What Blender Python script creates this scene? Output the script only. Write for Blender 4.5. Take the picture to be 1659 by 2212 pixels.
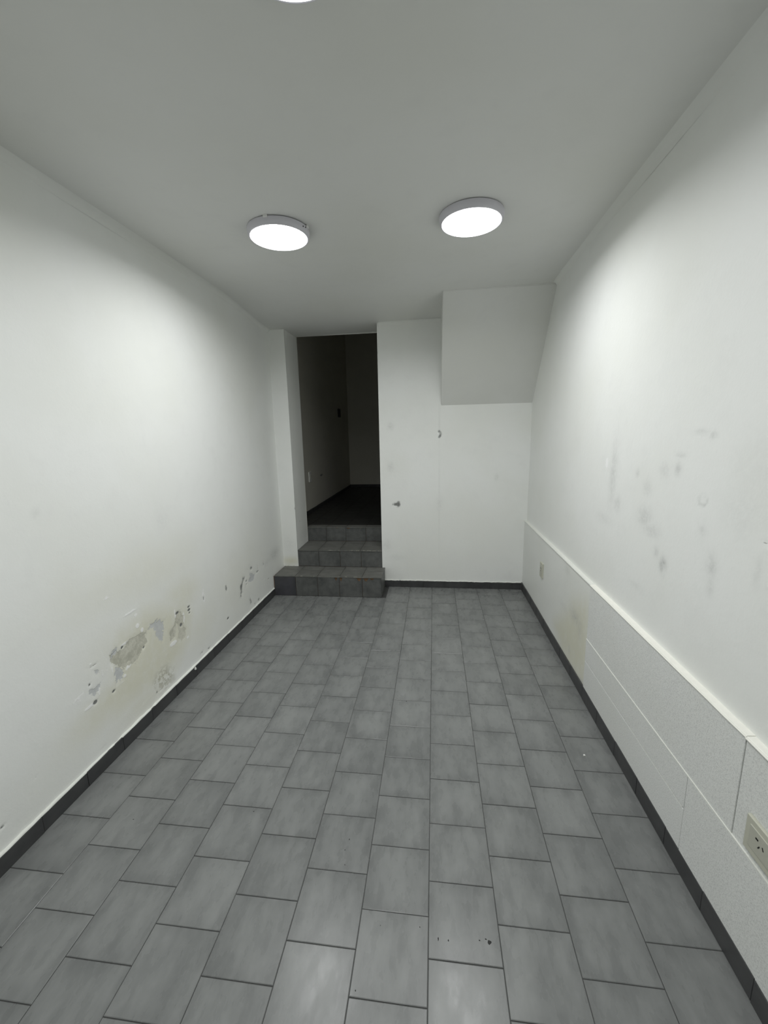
import bpy, bmesh, math, random
import numpy as np
from mathutils import Matrix, Vector

C = bpy.context.scene.collection
for o in list(bpy.data.objects):
    bpy.data.objects.remove(o)

# ------------------------------------------------------------------ camera
FPX, YAW, PITCH, ROLL, CAMH = 891.53, 0.12206, 0.187554, -0.022124, 1.44
cy, sy, cp, sp = math.cos(YAW), math.sin(YAW), math.cos(PITCH), math.sin(PITCH)
fw = Vector((-sy*cp, cy*cp, -sp)); rt = Vector((cy, sy, 0.0)); up = rt.cross(fw)
r2 = math.cos(ROLL)*rt + math.sin(ROLL)*up
u2 = -math.sin(ROLL)*rt + math.cos(ROLL)*up
cam = bpy.data.objects.new('camera', bpy.data.cameras.new('camera')); C.objects.link(cam)
M = Matrix.Identity(4)
for i in range(3):
    M[i][0], M[i][1], M[i][2] = r2[i], u2[i], -fw[i]
M[0][3], M[1][3], M[2][3] = 0, 0, CAMH
cam.matrix_world = M
cam.data.sensor_fit = 'VERTICAL'; cam.data.sensor_height = 24.0
cam.data.lens = 24.0*FPX/2212.0
cam.data.clip_start = 0.02
bpy.context.scene.camera = cam

# ------------------------------------------------------------------ world, exposure, lamp power
w = bpy.data.worlds.new('world'); bpy.context.scene.world = w; w.use_nodes = True
w.node_tree.nodes['Background'].inputs[0].default_value = (0.02, 0.02, 0.022, 1)
w.node_tree.nodes['Background'].inputs[1].default_value = 0.3
V = bpy.context.scene.view_settings
V.view_transform = 'Standard'; V.look = 'None'; V.gamma = 1.0; V.use_curve_mapping = False
V.exposure = 0.0
bpy.context.scene.cycles.max_bounces = 12
bpy.context.scene.cycles.diffuse_bounces = 8
LAMP = 6.0                      # radiance of the LED diffusers seen directly
POWER, SPREAD = 9.2, 165         # watts and beam of the LED board behind each diffuser
LAMP_COL = (0.985, 1.0, 0.992)

# ------------------------------------------------------------------ measures (metres)
XL, XR, XRU, YB, ZC = -1.450, 0.805, 0.827, 3.733, 2.41
YF = -1.60                      # wall behind the camera
T = 0.2048                      # tile pitch
DX0, DX1 = -1.310, -0.485       # doorway
YD = 4.08                       # far face of the thick wall
Z1, Z2, Z3 = 0.188, 0.352, 0.502
random.seed(4)

# ------------------------------------------------------------------ helpers
def link(name, me, mat=None, parent=None, kind=None, label=None, cat=None, group=None):
    o = bpy.data.objects.new(name, me); C.objects.link(o)
    if mat is not None and not me.materials:
        me.materials.append(mat)
    if parent is not None: o.parent = parent
    if kind: o['kind'] = kind
    if label: o['label'] = label
    if cat: o['category'] = cat
    if group: o['group'] = group
    return o

def empty(name, loc, label=None, cat=None, group=None):
    o = bpy.data.objects.new(name, None); C.objects.link(o); o.location = loc
    if label: o['label'] = label
    if cat: o['category'] = cat
    if group: o['group'] = group
    return o

def bmesh_obj(name, bm, mat=None, parent=None, smooth=False, **k):
    me = bpy.data.meshes.new(name)
    bmesh.ops.recalc_face_normals(bm, faces=bm.faces)
    if smooth:
        for f in bm.faces: f.smooth = True
    bm.to_mesh(me); bm.free()
    return link(name, me, mat, parent, **k)

def box_bm(bm, x0, x1, y0, y1, z0, z1, bev=0.0):
    vs = [bm.verts.new(p) for p in ((x0,y0,z0),(x1,y0,z0),(x1,y1,z0),(x0,y1,z0),(x0,y0,z1),(x1,y0,z1),(x1,y1,z1),(x0,y1,z1))]
    fs = [bm.faces.new([vs[i] for i in q]) for q in ((3,2,1,0),(4,5,6,7),(0,1,5,4),(1,2,6,5),(2,3,7,6),(3,0,4,7))]
    if bev > 0:
        es = set(e for f in fs for e in f.edges)
        bmesh.ops.bevel(bm, geom=list(es), offset=bev, segments=2, affect='EDGES', profile=0.5)
    return fs

def lathe_bm(bm, prof, n=64):
    rings = []
    for r, z in prof:
        if r < 1e-6: rings.append([bm.verts.new((0, 0, z))])
        else: rings.append([bm.verts.new((r*math.cos(2*math.pi*i/n), r*math.sin(2*math.pi*i/n), z)) for i in range(n)])
    for a, b in zip(rings[:-1], rings[1:]):
        for i in range(n):
            j = (i+1) % n
            if len(a) == 1 and len(b) == 1: continue
            if len(a) == 1: bm.faces.new((a[0], b[i], b[j]))
            elif len(b) == 1: bm.faces.new((a[i], a[j], b[0]))
            else: bm.faces.new((a[i], a[j], b[j], b[i]))

# ------------------------------------------------------------------ node helpers
def new_mat(name):
    m = bpy.data.materials.new(name); m.use_nodes = True
    nt = m.node_tree; b = nt.nodes['Principled BSDF']
    return m, nt, b

class N:
    """small wrapper to wire nodes"""
    def __init__(s, nt): s.nt = nt
    def node(s, t, **k):
        n = s.nt.nodes.new(t)
        for a, v in k.items(): setattr(n, a, v)
        return n
    def put(s, sock, v):
        if v is None: return
        if hasattr(v, 'is_output'): s.nt.links.new(v, sock)
        elif isinstance(v, (tuple, list)) and len(v) == 3 and sock.type == 'RGBA': sock.default_value = (*v, 1)
        else: sock.default_value = v
    def math(s, op, a, b=None, clamp=False):
        n = s.node('ShaderNodeMath', operation=op, use_clamp=clamp)
        s.put(n.inputs[0], a); s.put(n.inputs[1], b); return n.outputs[0]
    def mix(s, f, a, b, mode='MIX'):
        n = s.node('ShaderNodeMix', data_type='RGBA', blend_type=mode)
        s.put(n.inputs[0], f); s.put(n.inputs[6], a); s.put(n.inputs[7], b); return n.outputs[2]
    def noise(s, vec, scale, detail=3, rough=0.5, out=0):
        n = s.node('ShaderNodeTexNoise'); s.put(n.inputs['Vector'], vec)
        n.inputs['Scale'].default_value = scale; n.inputs['Detail'].default_value = detail; n.inputs['Roughness'].default_value = rough
        return n.outputs[out]
    def ramp(s, v, a, b, x=0.0, y=1.0):
        n = s.node('ShaderNodeMapRange', interpolation_type='SMOOTHSTEP'); s.put(n.inputs[0], v)
        n.inputs[1].default_value = a; n.inputs[2].default_value = b; n.inputs[3].default_value = x; n.inputs[4].default_value = y
        return n.outputs[0]
    def attr(s, name):
        n = s.node('ShaderNodeAttribute', attribute_name=name); return n.outputs['Fac']
    def scale_vec(s, vec, xyz, off=None):
        n = s.node('ShaderNodeMapping'); s.put(n.inputs['Vector'], vec); n.inputs['Scale'].default_value = xyz
        if off is not None: s.put(n.inputs['Location'], off)
        return n.outputs[0]
    def bump(s, h, strength, dist, normal=None):
        n = s.node('ShaderNodeBump'); n.inputs['Strength'].default_value = strength; n.inputs['Distance'].default_value = dist
        s.put(n.inputs['Height'], h)
        if normal is not None: s.put(n.inputs['Normal'], normal)
        return n.outputs[0]
    def pos(s): return s.node('ShaderNodeNewGeometry').outputs['Position']

PAINT = (0.82, 0.83, 0.815)
KINDS = ('damp', 'peel', 'cement', 'mottle', 'hole', 'flake', 'smudge')

def paint_material(name, base, rough=0.55, bumpy=0.35, grain=0.0, marks=True, waves=True):
    m, nt, b = new_mat(name); g = N(nt); P = g.pos()
    big = g.noise(P, 1.3, 3, 0.5); fine = g.noise(P, 60, 3, 0.6); mid = g.noise(P, 9, 4, 0.6)
    col = g.mix(g.ramp(big, 0.35, 0.7), base, tuple(c*f for c, f in zip(base, (0.955, 0.955, 0.935))))
    col = g.mix(g.math('MULTIPLY', g.ramp(mid, 0.5, 0.75), 0.35), col, tuple(c*0.93 for c in base))
    if grain > 0:
        sp_ = g.noise(P, 260, 2, 0.7)
        col = g.mix(g.math('MULTIPLY', g.ramp(sp_, 0.45, 0.68), grain), col, tuple(c*0.62 for c in base))
    h = g.math('MULTIPLY', fine, 0.3)
    h = g.math('ADD', h, g.math('MULTIPLY', mid, 1.0 if waves else 0.2))
    if grain > 0: h = g.math('ADD', h, g.math('MULTIPLY', sp_, 0.8*grain))
    if marks:
        edge = g.noise(P, 55, 4, 0.65)                       # ragged outlines
        e2 = g.noise(P, 16, 3, 0.6)
        rag = g.math('SUBTRACT', g.math('ADD', g.math('MULTIPLY', edge, 0.8), g.math('MULTIPLY', e2, 0.5)), 0.65)
        def sharp(a, lo=0.45, hi=0.55):
            return g.ramp(g.math('ADD', g.attr(a), g.math('MULTIPLY', rag, 1.15)), lo, hi)
        damp = g.math('MULTIPLY', g.attr('damp'), g.ramp(e2, 0.1, 0.6, 0.55, 1.0))
        col = g.mix(damp, col, tuple(c*f for c, f in zip(base, (0.86, 0.84, 0.725))))
        smud = g.math('MULTIPLY', g.attr('smudge'), g.ramp(edge, 0.3, 0.65, 0.35, 1.0))
        col = g.mix(smud, col, tuple(c*0.60 for c in base))
        mot = g.math('MULTIPLY', g.attr('mottle'), g.ramp(g.noise(P, 45, 4, 0.7), 0.44, 0.56))
        col = g.mix(g.math('MULTIPLY', mot, 0.8), col, (0.44, 0.43, 0.35))
        fl = g.math('MULTIPLY', sharp('flake', 0.42, 0.66), 0.8)
        col = g.mix(fl, col, tuple(min(0.9, c*1.12) for c in base))
        pl = sharp('peel'); col = g.mix(pl, col, g.mix(g.ramp(g.math('ADD', g.math('MULTIPLY', mid, 0.5), g.math('MULTIPLY', edge, 0.5)), 0.38, 0.62), (0.46, 0.455, 0.385), (0.64, 0.63, 0.55)))
        ce = sharp('cement'); col = g.mix(g.math('MULTIPLY', ce, 0.9), col, g.mix(edge, (0.45, 0.47, 0.485), (0.64, 0.65, 0.65)))
        ho = g.ramp(g.math('ADD', g.attr('hole'), g.math('MULTIPLY', rag, 1.0)), 0.35, 0.85)
        col = g.mix(ho, col, (0.20, 0.205, 0.20))
        h = g.math('SUBTRACT', h, g.math('MULTIPLY', g.math('ADD', pl, ce), 1.6))
        h = g.math('SUBTRACT', h, g.math('MULTIPLY', ho, 1.5))
        h = g.math('ADD', h, g.math('MULTIPLY', fl, 0.5))
        h = g.math('SUBTRACT', h, g.math('MULTIPLY', mot, 0.8))
    g.put(b.inputs['Base Color'], col)
    b.inputs['Roughness'].default_value = rough
    b.inputs['Specular IOR Level'].default_value = 0.3
    g.put(b.inputs['Normal'], g.bump(h, bumpy, 0.004))
    return m

M_wall = paint_material('white_wall_paint', PAINT)
M_plain = paint_material('white_ceiling_paint', (0.735, 0.74, 0.725), marks=False, bumpy=0.10)
M_cove = paint_material('cove_paint', (0.80, 0.808, 0.79), marks=False, bumpy=0.08)
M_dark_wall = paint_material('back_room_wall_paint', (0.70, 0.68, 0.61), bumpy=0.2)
M_panel = paint_material('painted_board', (0.75, 0.76, 0.75), bumpy=0.5, grain=0.55, waves=False)
M_smooth_panel = paint_material('painted_plaster_dado', (0.76, 0.77, 0.75), bumpy=0.3)

def tile_material(name, c_lo, c_hi, rough, streak=(9, 3, 9), spec=0.5, bump=0.12):
    m, nt, b = new_mat(name); g = N(nt)
    tc = g.node('ShaderNodeTexCoord'); oi = g.node('ShaderNodeObjectInfo')
    off = g.node('ShaderNodeCombineXYZ')
    g.put(off.inputs[0], g.math('MULTIPLY', oi.outputs['Random'], 37.0)); g.put(off.inputs[1], g.math('MULTIPLY', oi.outputs['Random'], 91.0))
    vec = g.scale_vec(tc.outputs['Object'], (1, 1, 1), off.outputs[0])
    n1 = g.noise(g.scale_vec(vec, streak), 1.0, 4, 0.6)
    n2 = g.noise(vec, 55, 4, 0.7)
    n3 = g.noise(g.scale_vec(vec, (26, 11, 26)), 1.0, 3, 0.55)
    sep = g.node('ShaderNodeSeparateXYZ'); g.put(sep.inputs[0], tc.outputs['Object'])
    ex = g.math('ABSOLUTE', sep.outputs[0]); ey = g.math('ABSOLUTE', sep.outputs[1])
    edge = g.ramp(g.math('MAXIMUM', ex, ey), 0.055, 0.103)           # glaze is darker at the rim of a tile
    k = g.math('ADD', g.math('MULTIPLY', n1, 0.9), g.math('MULTIPLY', n3, 0.55))
    k = g.math('ADD', k, g.math('MULTIPLY', g.math('SUBTRACT', n2, 0.5), 0.12))
    k = g.math('SUBTRACT', k, g.math('MULTIPLY', edge, 0.13))
    k = g.math('ADD', k, g.math('MULTIPLY', g.math('SUBTRACT', oi.outputs['Random'], 0.5), 0.10))
    col = g.mix(g.ramp(k, 0.35, 1.05), c_lo, c_hi)
    g.put(b.inputs['Base Color'], col)
    g.put(b.inputs['Roughness'], g.ramp(n3, 0.3, 0.7, rough-0.02, rough+0.05))
    b.inputs['Specular IOR Level'].default_value = spec
    h = g.math('ADD', g.math('MULTIPLY', n3, 0.35), g.math('MULTIPLY', g.noise(vec, 10, 2, 0.5), 0.8))
    g.put(b.inputs['Normal'], g.bump(h, bump, 0.003))
    return m

M_tile = tile_material('grey_ceramic_tile', (0.138, 0.143, 0.142), (0.222, 0.228, 0.225), 0.27, spec=0.32)
M_base = tile_material('dark_baseboard_tile', (0.035, 0.036, 0.038), (0.062, 0.063, 0.064), 0.38, streak=(6, 20, 20))
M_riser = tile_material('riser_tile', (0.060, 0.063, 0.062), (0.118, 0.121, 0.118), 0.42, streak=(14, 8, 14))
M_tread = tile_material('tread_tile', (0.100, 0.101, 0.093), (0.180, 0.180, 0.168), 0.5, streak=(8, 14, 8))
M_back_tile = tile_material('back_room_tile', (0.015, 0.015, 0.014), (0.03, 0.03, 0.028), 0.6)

def simple(name, col, rough=0.6, noise=0.15, scale=120, metal=0.0, bump=0.0, spec=0.5):
    m, nt, b = new_mat(name); g = N(nt); P = g.pos()
    n = g.noise(P, scale, 3, 0.6)
    g.put(b.inputs['Base Color'], g.mix(n, tuple(c*(1-noise) for c in col), tuple(min(1, c*(1+noise)) for c in col)))
    b.inputs['Roughness'].default_value = rough; b.inputs['Metallic'].default_value = metal
    b.inputs['Specular IOR Level'].default_value = spec
    if bump: g.put(b.inputs['Normal'], g.bump(n, bump, 0.003))
    return m

M_grout = simple('dark_grout', (0.042, 0.043, 0.042), 0.9, 0.3, 200, bump=0.3)
M_mortar = simple('mortar', (0.09, 0.09, 0.085), 0.95, 0.3, 90, bump=0.6)
M_clay = simple('broken_tile_clay', (0.17, 0.10, 0.055), 0.95, 0.6, 160, bump=0.8)
M_bead = simple('white_plaster_bead', (0.72, 0.73, 0.69), 0.7, 0.08, 60, bump=0.4)
M_trim = simple('cream_moulding_paint', (0.82, 0.815, 0.76), 0.45, 0.06, 40)
M_led_ring = simple('white_lamp_housing', (0.62, 0.61, 0.66), 0.35, 0.02, 30)
M_gap_shadow = simple('lamp_gap_shadow', (0.06, 0.06, 0.06), 0.7, 0.1, 30)  # near-black colour stands in for shade in the gap above a lamp
M_screw = simple('dark_screw', (0.03, 0.03, 0.03), 0.4, 0.1, 80, metal=0.5)
M_plastic = simple('aged_cream_plastic', (0.50, 0.50, 0.42), 0.4, 0.04, 40)
M_plastic2 = simple('cream_module_plastic', (0.45, 0.45, 0.385), 0.4, 0.04, 40)
M_white_plastic = simple('white_plastic', (0.75, 0.75, 0.73), 0.4, 0.03, 40)
M_black = simple('black_recess', (0.008, 0.008, 0.008), 0.8, 0.2, 60)
M_chip = simple('white_paint_chip', (0.78, 0.78, 0.75), 0.7, 0.05, 60)
M_glaze = simple('chipped_glaze', (0.03, 0.03, 0.03), 0.9, 0.3, 300)

mm, nt, b = new_mat('led_diffuser')
b.inputs['Base Color'].default_value = (0.9, 0.9, 0.9, 1)
g = N(nt)
b.inputs['Emission Color'].default_value = (*LAMP_COL, 1)
b.inputs['Emission Strength'].default_value = LAMP
M_led = mm

# ------------------------------------------------------------------ worn wall surfaces on real grids
POLY_LEFT = [
    ("peel", [(1.552, 0.439), (1.559, 0.476), (1.604, 0.476), (1.639, 0.465), (1.683, 0.493), (1.752, 0.484), (1.785, 0.467), (1.802, 0.421), (1.767, 0.407), (1.738, 0.382), (1.698, 0.36), (1.661, 0.374), (1.632, 0.369), (1.587, 0.41)], 1.0),
    ("cement", [(1.831, 0.509), (1.901, 0.494), (1.946, 0.468), (1.941, 0.406), (1.925, 0.356), (1.896, 0.356), (1.869, 0.395), (1.853, 0.451), (1.818, 0.473)], 0.7),
    ("hole", [(1.799, 0.506), (1.819, 0.496), (1.806, 0.442), (1.788, 0.451)], 0.55),
    ("hole", [(1.939, 0.462), (1.952, 0.455), (1.945, 0.419), (1.934, 0.435)], 0.5),
    ("cement", [(1.557, 0.444), (1.564, 0.478), (1.593, 0.499), (1.608, 0.495), (1.603, 0.468), (1.578, 0.47), (1.564, 0.436)], 0.9),
    ("cement", [(1.577, 0.411), (1.604, 0.39), (1.619, 0.355), (1.609, 0.331), (1.575, 0.323), (1.559, 0.304), (1.566, 0.367)], 0.8),
    ("hole", [(1.72, 0.383), (1.732, 0.367), (1.719, 0.343), (1.7, 0.354)], 0.5),
    ("peel", [(2.05, 0.464), (2.089, 0.457), (2.114, 0.415), (2.105, 0.366), (2.122, 0.326), (2.105, 0.281), (2.07, 0.273), (2.044, 0.303), (2.06, 0.347), (2.038, 0.399), (2.017, 0.327), (1.97, 0.322), (1.972, 0.376), (2.023, 0.401)], 0.9),
    ("cement", [(1.449, 0.469), (1.476, 0.468), (1.498, 0.439), (1.486, 0.426), (1.458, 0.444)], 0.7),
    ("cement", [(1.426, 0.393), (1.456, 0.385), (1.484, 0.39), (1.489, 0.375), (1.469, 0.356), (1.448, 0.346), (1.419, 0.37)], 0.8),
    ("mottle", [(1.854, 0.209), (1.91, 0.204), (1.96, 0.153), (1.958, 0.102), (1.883, 0.1), (1.818, 0.124), (1.805, 0.166), (1.825, 0.198)], 1.0),
    ("hole", [(2.871, 0.384), (2.911, 0.366), (2.899, 0.346), (2.876, 0.338), (2.855, 0.297), (2.857, 0.263), (2.835, 0.26), (2.825, 0.231), (2.806, 0.239), (2.819, 0.287), (2.812, 0.314), (2.833, 0.338), (2.861, 0.352)], 0.9),
    ("hole", [(2.964, 0.191), (2.996, 0.139), (2.986, 0.109), (2.955, 0.118), (2.958, 0.147), (2.945, 0.165)], 0.8),
    ("cement", [(2.976, 0.376), (3.09, 0.332), (3.054, 0.293), (2.979, 0.295), (2.955, 0.317), (2.996, 0.336)], 0.9),
    ("damp", [(1.584, 0.504), (1.624, 0.553), (1.737, 0.563), (1.802, 0.586), (1.992, 0.521), (2.144, 0.486), (2.195, 0.388), (2.143, 0.251), (2.002, 0.169), (1.784, 0.157), (1.554, 0.181), (1.405, 0.284), (1.484, 0.338), (1.56, 0.35)], 1.0),
]
BLOB_LEFT = [
    ("hole", 1.433, 0.413, 0.005, 0.005, 1.0),
    ("hole", 1.55, 0.304, 0.009, 0.005, 1.0),
    ("hole", 1.446, 0.321, 0.01, 0.007, 1.0),
    ("hole", 1.636, 0.475, 0.007, 0.006, 1.0),
    ("hole", 2.06, 0.455, 0.0135, 0.0065, 1.0),
    ("hole", 2.085, 0.371, 0.0105, 0.0085, 1.0),
    ("hole", 2.171, 0.445, 0.011, 0.005, 1.0),
    ("hole", 2.171, 0.426, 0.0125, 0.006, 1.0),
    ("hole", 2.172, 0.407, 0.008, 0.004, 1.0),
    ("hole", 1.77, 0.401, 0.0065, 0.0045, 1.0),
    ("hole", 1.819, 0.115, 0.0075, 0.008, 0.6),
    ("hole", 1.853, 0.11, 0.016, 0.005, 0.5),
    ("hole", 1.718, 0.13, 0.004, 0.0035, 0.4),
    ("hole", 1.465, 0.482, 0.0185, 0.002, 0.6),
    ("hole", 1.432, 0.491, 0.004, 0.0035, 0.4),
    ("flake", 1.654, 0.485, 0.0225, 0.0055, 1.0),
    ("flake", 1.748, 0.53, 0.0115, 0.0095, 1.0),
    ("flake", 1.775, 0.495, 0.008, 0.01, 1.0),
    ("flake", 1.658, 0.371, 0.014, 0.012, 1.0),
    ("flake", 1.625, 0.334, 0.0085, 0.0065, 1.0),
    ("flake", 1.996, 0.302, 0.028, 0.012, 1.0),
    ("flake", 1.718, 0.615, 0.047, 0.0055, 0.7),
    ("flake", 1.747, 0.586, 0.0105, 0.0125, 0.7),
    ("flake", 1.931, 0.273, 0.0265, 0.01, 0.5),
    ("flake", 1.378, 0.387, 0.0475, 0.0205, 0.5),
    ("flake", 1.326, 0.393, 0.0205, 0.01, 0.4),
    ("flake", 1.421, 0.321, 0.035, 0.0065, 0.8),
    ("flake", 1.455, 0.497, 0.0085, 0.006, 0.6),
    ("flake", 1.559, 0.401, 0.0055, 0.0225, 0.7),
    ("flake", 1.52, 0.429, 0.026, 0.0295, 0.4),
    ("flake", 1.58, 0.742, 0.022, 0.0035, 0.6),
    ("flake", 2.129, 0.269, 0.0125, 0.009, 0.7),
    ("flake", 2.041, 0.458, 0.0085, 0.028, 0.8),
    ("flake", 2.112, 0.405, 0.008, 0.034, 0.8),
    ("flake", 1.474, 0.361, 0.008, 0.029, 0.6),
    ("flake", 1.589, 0.313, 0.0285, 0.0035, 0.6),
    ("flake", 1.427, 0.577, 0.0155, 0.003, 0.5),
    ("flake", 1.641, 0.355, 0.0095, 0.009, 0.6),
    ("hole", 2.617, 0.389, 0.0125, 0.021, 0.7),
    ("hole", 3.028, 0.398, 0.0195, 0.0135, 0.7),
    ("hole", 3.135, 0.334, 0.0245, 0.0075, 0.7),
    ("hole", 3.147, 0.369, 0.009, 0.0245, 0.4),
    ("hole", 3.265, 0.362, 0.0165, 0.0215, 0.55),
    ("hole", 2.926, 0.329, 0.0145, 0.0075, 0.8),
    ("hole", 2.926, 0.303, 0.012, 0.0075, 0.6),
    ("hole", 2.906, 0.283, 0.0065, 0.0075, 0.5),
    ("hole", 3.121, 0.096, 0.021, 0.011, 0.6),
    ("hole", 3.04, 0.09, 0.0165, 0.005, 0.6),
    ("hole", 3.345, 0.194, 0.0105, 0.008, 0.6),
    ("hole", 3.445, 0.004, 0.002, 0.002, 0.1),
    ("hole", 3.21, 0.268, 0.008, 0.006, 0.3),
    ("hole", 3.251, 0.228, 0.008, 0.008, 0.3),
    ("hole", 3.396, 0.13, 0.0225, 0.007, 0.3),
    ("hole", 3.55, 0.362, 0.031, 0.0055, 0.35),
    ("hole", 3.675, 0.447, 0.0125, 0.014, 0.4),
    ("smudge", 3.515, 0.377, 0.1045, 0.05, 0.5),
    ("smudge", 3.358, 0.355, 0.086, 0.026, 0.25),
    ("smudge", 2.985, 0.423, 0.0515, 0.0235, 0.2),
    ("hole", 1.369, 1.738, 0.007, 0.0055, 0.5),
    ("hole", 1.961, 1.948, 0.022, 0.0035, 0.45),
    ("hole", 2.071, 1.852, 0.0125, 0.0175, 0.3),
    ("hole", 1.952, 1.443, 0.007, 0.0385, 0.12),
    ("smudge", 1.332, 1.173, 0.014, 0.011, 0.3),
    ("smudge", 2.017, 1.011, 0.0505, 0.066, 0.12),
    ("damp", 1.826, 0.762, 0.531, 0.115, 0.35),
    ("damp", 2.129, 0.538, 0.1605, 0.1, 0.7),
    ("damp", 1.582, 0.499, 0.21, 0.1305, 0.35),
    ("damp", 1.453, 0.26, 0.142, 0.075, 0.7),
    ("damp", 1.728, 0.137, 0.1935, 0.0875, 0.6),
    ("damp", 2.774, 0.368, 0.4445, 0.266, 0.3),
    ("damp", 1.437, 0.775, 0.166, 0.1175, 0.2),
    ("damp", 2.264, 0.271, 0.2295, 0.1345, 0.4),
    ("flake", 1.585, 0.742, 0.031, 0.009, 0.6),
    ("flake", 2.331, 0.447, 0.016, 0.0545, 0.5),
    ("flake", 2.517, 0.264, 0.018, 0.079, 0.4),
    ("flake", 2.635, 0.344, 0.0195, 0.061, 0.4),
    ("flake", 2.205, 0.385, 0.0285, 0.0175, 0.4),
    ("flake", 2.369, 0.28, 0.023, 0.047, 0.4),
    ("hole", 2.331, 0.432, 0.008, 0.0125, 0.6),
    ("hole", 2.602, 0.169, 0.014, 0.0065, 0.8),
    ("hole", 2.332, 0.087, 0.0165, 0.0055, 0.7),
    ("hole", 2.248, 0.1, 0.015, 0.0075, 0.5),
    ("hole", 1.717, 0.133, 0.0055, 0.0045, 0.4),
    ("hole", 1.015, 0.151, 0.0095, 0.0025, 0.8),
    ("hole", 1.151, 0.222, 0.005, 0.002, 0.5),
    ("hole", 1.122, 0.173, 0.003, 0.002, 0.3),
    ("hole", 1.448, 0.095, 0.0125, 0.003, 0.3),
    ("hole", 1.393, 0.052, 0.002, 0.002, 0.2),
]
BLOB_RIGHT = [
    ("smudge", 2.023, 1.238, 0.0355, 0.1395, 0.35),
    ("smudge", 1.956, 1.105, 0.039, 0.0345, 0.3),
    ("smudge", 1.705, 1.209, 0.029, 0.0295, 0.3),
    ("smudge", 1.709, 1.096, 0.049, 0.035, 0.4),
    ("smudge", 1.651, 1.053, 0.055, 0.024, 0.35),
    ("smudge", 1.549, 0.948, 0.021, 0.0275, 0.8),
    ("smudge", 1.6, 0.981, 0.0175, 0.019, 0.35),
    ("smudge", 1.515, 1.3, 0.0175, 0.0215, 0.45),
    ("smudge", 1.597, 1.288, 0.03, 0.027, 0.25),
    ("smudge", 1.412, 1.424, 0.0315, 0.008, 0.3),
    ("smudge", 1.356, 1.414, 0.015, 0.0095, 0.4),
    ("smudge", 1.506, 1.348, 0.0295, 0.0085, 0.3),
    ("smudge", 1.793, 1.26, 0.015, 0.0155, 0.3),
    ("smudge", 1.293, 1.027, 0.022, 0.034, 0.4),
    ("smudge", 1.287, 0.969, 0.0165, 0.0305, 0.25),
    ("smudge", 1.203, 1.22, 0.0925, 0.068, 0.12),
    ("smudge", 1.173, 1.326, 0.086, 0.0975, 0.1),
    ("smudge", 1.354, 1.123, 0.018, 0.0155, 0.25),
    ("smudge", 1.119, 1.067, 0.012, 0.0385, 0.2),
    ("smudge", 1.726, 0.801, 0.062, 0.0155, 0.15),
    ("smudge", 2.098, 1.011, 0.091, 0.025, 0.18),
    ("hole", 1.199, 1.128, 0.0065, 0.0055, 0.45),
    ("hole", 1.111, 1.148, 0.0095, 0.005, 0.6),
    ("hole", 2.157, 0.762, 0.0195, 0.0075, 0.35),
    ("hole", 1.21, 1.081, 0.0045, 0.0045, 0.35),
    ("hole", 1.244, 1.038, 0.005, 0.0035, 0.45),
    ("hole", 1.128, 1.069, 0.003, 0.0035, 0.4),
    ("hole", 1.11, 1.098, 0.002, 0.002, 0.5),
    ("hole", 1.355, 1.413, 0.0045, 0.0035, 0.3),
    ("hole", 1.54, 0.946, 0.008, 0.009, 0.4),
    ("hole", 1.203, 1.235, 0.0055, 0.0025, 0.25),
    ("hole", 1.447, 1.406, 0.005, 0.003, 0.2),
    ("flake", 2.102, 1.274, 0.0145, 0.03, 0.7),
    ("flake", 2.505, 1.636, 0.0025, 0.002, 0.1),
]
POLY_PANEL = [
    ("damp", [(2.707, 0.155), (2.462, 0.346), (2.374, 0.449), (2.187, 0.529), (2.126, 0.437), (2.098, 0.265), (2.118, 0.059), (2.349, 0.048), (2.526, 0.068)], 1.0),
]
BLOB_PANEL = [
    ("smudge", 2.335, 0.381, 0.07, 0.037, 0.5),
    ("smudge", 2.255, 0.352, 0.044, 0.064, 0.3),
    ("smudge", 2.123, 0.479, 0.019, 0.094, 0.4),
    ("smudge", 2.116, 0.22, 0.014, 0.046, 0.5),
    ("smudge", 2.511, 0.599, 0.0395, 0.026, 0.3),
    ("smudge", 2.551, 0.354, 0.084, 0.023, 0.15),
    ("smudge", 2.178, 0.077, 0.0315, 0.016, 0.5),
    ("smudge", 2.394, 0.141, 0.0175, 0.026, 0.3),
]
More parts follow.
